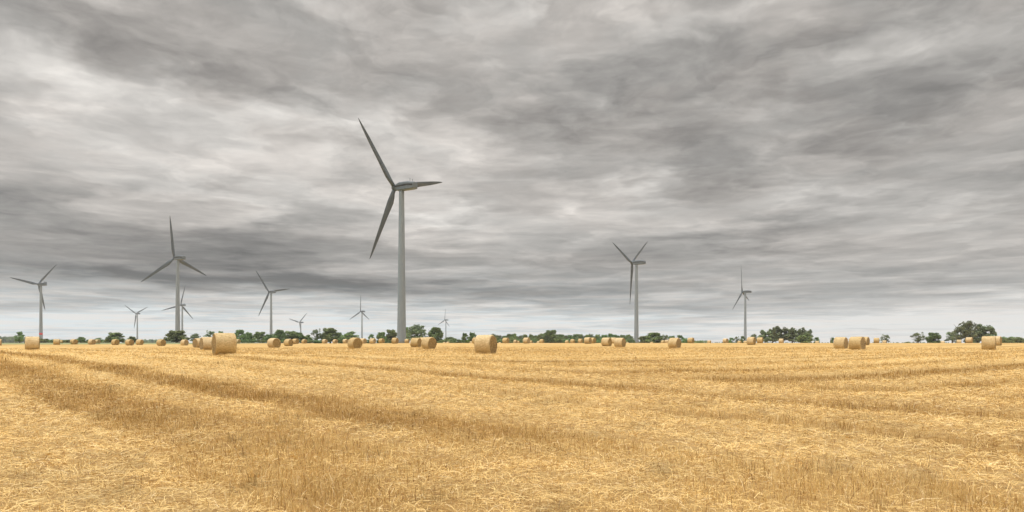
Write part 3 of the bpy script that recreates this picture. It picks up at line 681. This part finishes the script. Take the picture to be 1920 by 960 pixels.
# (centre x, width, top y, distance, kind, bush?)
TR = [(37,17,621,420,'slim'),(82,22,634,430,'bush'),(102,20,636,430,'bush2'),(126,24,636.5,440,'bush'),(152,17,631,430,'round'),(168,16,636,440,'bush2'),(184,22,633,430,'pale'),
(202,14,634,420,'pale'),(217,34,622,400,'round2'),(247,20,630,400,'pale'),(331,42,618,380,'round2'),(366,22,624.5,400,'wide'),(394,24,619,400,'open'),(414,14,620,400,'slim'),
(449,22,617,400,'round'),(466,22,622,410,'pale'),(487,28,620.5,410,'round2'),(505,18,626,410,'round'),(524,26,617,400,'round'),(546,30,619,400,'round2'),(560,22,622,405,'round'),(575,24,627,405,'pale'),
(594,24,616,400,'open'),(619,38,613,400,'round2'),(612,18,627,385,'pale'),(635,18,622,405,'round'),(656,38,620.5,400,'pale'),(697,14,626,410,'slim'),(715,20,621.5,405,'round'),(734,26,616,400,'round2'),
(781,46,607,380,'wide'),(758,22,612,400,'round'),(816,30,612,385,'round'),(846,28,631,400,'pale'),(872,15,623.5,400,'slim'),(886,18,622.5,395,'slim'),(878,12,636.5,370,'lime'),(924,18,625,400,'wide'),
(1033,30,617.5,520,'round'),(1225,34,622.5,420,'round'),(1205,20,629,430,'round2'),(1246,20,627,430,'open'),(1260,18,629,430,'slim'),(1274,16,627.5,430,'slim'),(1284,14,633,430,'bush2'),(1310,18,638.5,430,'bush'),
(1371,12,632.5,430,'slim'),(1382,12,630,430,'open'),(1392,11,629.5,430,'slim'),(1413,18,625.5,440,'wide'),(1435,24,617,420,'poplar'),(1449,24,612,420,'poplar'),(1464,30,609.5,420,'poplar'),(1486,26,612.5,425,'poplar'),
(1502,22,612.5,425,'poplar'),(1515,18,616,425,'poplar'),(1508,32,624.5,405,'pale'),(1531,12,631.5,420,'slim'),(1561,8,632,420,'slim'),(1660,19,626.5,420,'open'),(1722,28,622.5,400,'open'),(1701,10,640,420,'bush'),
(1751,26,622.5,400,'round'),(1786,30,620.5,395,'open'),(1811,46,600,380,'wide'),(1846,34,605.5,385,'poplar'),(1833,26,615,390,'wide'),(1861,14,617,395,'slim'),(1876,18,631,430,'bush2'),(1903,30,631,420,'bush'),(1889,16,633,425,'bush')]
# low hedge in front of the trees
for hx, ht in ((442,637),(458,636),(474,637),(492,636.5),(510,637),(530,637),(552,636),(580,637),(598,637),(640,635.5),(646,632),(668,636),(690,636.5),(727,638),(805,637),(832,636),(858,636),(902,638)):
    TR.append((hx, 27, ht, 372, 'bush' if int(hx) % 4 < 2 else 'bush2'))
tree_lab = {37: 'solitary dark round tree near the left edge, left of the nearest side on bale', 217: 'broad rounded tree between the leftmost turbine and the second largest', 331: 'dark round tree partly hidden by the tower of the second largest turbine',
 781: 'broad dense tree standing directly right of the tallest turbine tower', 816: 'dense round tree, second to the right of the tallest turbine tower', 1811: 'tallest and widest tree, dark open crown, near the right edge', 1846: 'tall dark tree leaning against the right side of the widest tree',
 878: 'tiny bright green bush left of the big lone bale near centre', 1033: 'round tree rising above the low wood right of centre', 619: 'largest tree of the hedge row left of centre', 1508: 'lower olive tree in front of the right end of the tall grove', 1561: 'thin sapling just left of the big bale pair',
 1751: 'bright green round tree left of the widest tree on the right', 1722: 'see through grey green tree, left one of two standing apart left of the widest tree', 1660: 'small loose tree right of the big bale pair'}
TLAND = [(75, 'red banded turbine'), (334, 'second largest turbine'), (510, 'turbine left of centre'), (679, 'small turbine with upright blade'), (753, 'tallest turbine'), (910, 'big lone bale'), (1195, 'large turbine right of centre'), (1398.5, 'rightmost turbine'), (1592, 'big bale pair'), (1811.5, 'widest tree on the right')]
kd_word = {'wide': 'broad dark tree', 'round': 'dense round tree', 'round2': 'rounded olive tree', 'slim': 'narrow dark tree', 'open': 'loose crowned tree', 'pale': 'low pale green tree', 'bush': 'low olive bush', 'bush2': 'low dark bush', 'poplar': 'tall grove tree', 'lime': 'bright bush'}
def tree_label(i):
    cx = TR[i][0]
    if cx in tree_lab and TR[i][4] not in ('bush', 'bush2'): return tree_lab[cx]
    near = min(TLAND, key=lambda l: abs(l[0]-cx)); side = 'right' if cx > near[0] else 'left'; w = kd_word[TR[i][4]]
    same = [j for j in range(len(TR)) if kd_word[TR[j][4]] == w and min(TLAND, key=lambda l: abs(l[0]-TR[j][0])) == near and ((TR[j][0] > near[0]) == (cx > near[0])) and not (TR[j][0] in tree_lab and TR[j][4] not in ('bush', 'bush2'))]
    same.sort(key=lambda j: abs(TR[j][0]-near[0])); k = same.index(i)
    return f'{w}, {("only one" if len(same) == 1 else ordw[k]+" such")} {side} of the {near[1]}'
def put_tree(cx, wpx, ty, d, kd, lab, grp, cat):
    cr, tk, w0 = KIND[kd]; x, y, z = at(cx, d)
    top = EYE+(HZ-ty)/F*d; h = (top-z)*1.0; sx = wpx/F*d/w0*1.12; bush = kd in ('bush', 'bush2', 'lime')
    o = empty('bush' if bush else 'tree', (x, y, z-.05), random.uniform(0, 6.28)); o.scale = (sx, sx, h/10)
    link('trunk', tk, o); link('crown', cr, o)
    tag(o, lab, cat, grp)
for i, (cx, wpx, ty, d, kd) in enumerate(TR):
    bush = kd in ('bush', 'bush2', 'lime')
    put_tree(cx, wpx, ty, d+random.uniform(-6, 6), kd, tree_label(i), 'bushes of the hedge behind the field' if bush else 'trees standing behind the field', 'bush' if bush else 'tree')
# the low wood right of centre, one tree after another
xs = np.concatenate([np.arange(905, 1192, 8.2)]); 
for i, cx in enumerate(xs):
    ty = 626.5+1.6*math.sin(i*1.7)+random.uniform(-1.2, 1.2)+(1.5 if cx < 940 or cx > 1165 else 0)
    kd = ['round', 'round2', 'poplar', 'round', 'pale', 'wide'][random.randrange(6)]
    put_tree(cx+random.uniform(-2, 2), random.uniform(13, 20), ty, 560+random.uniform(-25, 25), kd, f'low wood tree right of centre, {ordw[i] if i < 30 else ordw[len(xs)-1-i]} from its {"left" if i < 30 else "right"} end', 'trees of the low wood right of centre', 'tree')
for i, cx in enumerate(np.arange(912, 1185, 15)):
    put_tree(cx, 19, 635+random.uniform(-1, 1), 520, 'bush' if i % 2 else 'bush2', f'low bush before the wood right of centre, {ordw[i]} from the left', 'bushes in front of the low wood', 'bush')
# very far woods that read as blue-green masses
def far_wood(lab, x0, x1, ty, d, n):
    g = np.random.default_rng(int(x0)+500); V = []; tint = []
    for i in range(n):
        cx = x0+(x1-x0)*g.random(); X = (cx-960)/F*d; Y = d+g.uniform(0, 60); h = (EYE+(HZ-ty)/F*d)*g.uniform(.72, 1.03); k = 260
        q = g.normal(size=(k, 3)); q /= np.linalg.norm(q, axis=1)[:, None]
        P_ = q*np.array([h*.38, h*.38, h*.5])*g.uniform(.6, 1.05, (k, 1))+np.array([X, Y, h*.5+.5]); s = g.normal(size=(2, k, 3))*h*.05
        V.append(np.stack([P_-s[0], P_-s[1], P_+s[0], P_+s[1]], 1).reshape(-1, 3)); tint.append(np.repeat(g.random(k)*.5+g.random()*.5, 4))
    V = np.vstack(V); v = np.concatenate(tint); me = mesh_np('far_wood', V, np.full(len(V)//4, 4), np.arange(len(V)), MLA, smooth_=False)
    a_ = me.color_attributes.new('tint', 'FLOAT_COLOR', 'POINT'); a_.data.foreach_set('color', np.stack([v, v, v, np.ones_like(v)], -1).astype(np.float32).ravel())
    tag(link('far_wood', me), lab, 'wood', kind='stuff')
far_wood('blue green far wood on the skyline at the left edge', -25, 32, 631, 1700, 60)
far_wood('faint far wood on the skyline left of the second largest turbine', 262, 316, 635.5, 2000, 40)
far_wood('low far wood running behind the leftmost bushes', 75, 262, 637, 1500, 110)
far_wood('low dark wood on the skyline near the right edge', 1862, 1935, 632, 900, 40)
far_wood('low far wood on the skyline right of the large turbine', 1180, 1330, 638.5, 1100, 60)
far_wood('very faint far wood line between the right hand trees', 1330, 1800, 641.6, 1800, 170)
# a thin post beside the sapling
x, y, z = at(1557, 400)
v, q = loft([ring(.16, -.3, 8), ring(.14, 2.4, 8), ring(.12, 3.7, 8), ring(.05, 3.8, 8)])
p_ = link('post', mesh_py('post', v, q, MWOOD, True)); p_.location = (x, y, z); tag(p_, 'thin upright post on the skyline just left of the big bale pair', 'post')

# ------------------------------------------------------------------ air
HB = 3300
v, q = box_v(-HB, HB, -HB, HB, -1.4, 150)
m, b = newmat('pale_air'); N.remove(b)
pv = nd('ShaderNodeVolumePrincipled'); pv.inputs['Color'].default_value = (.86, .93, 1, 1); pv.inputs['Density'].default_value = .00012
L.new(pv.outputs[0], [n for n in N if n.type == 'OUTPUT_MATERIAL'][0].inputs['Volume'])
USE_HAZE = True
if USE_HAZE:
    hz = link('haze', mesh_py('haze', v, q, m)); tag(hz, 'thin pale air over the whole field', 'haze', kind='stuff')
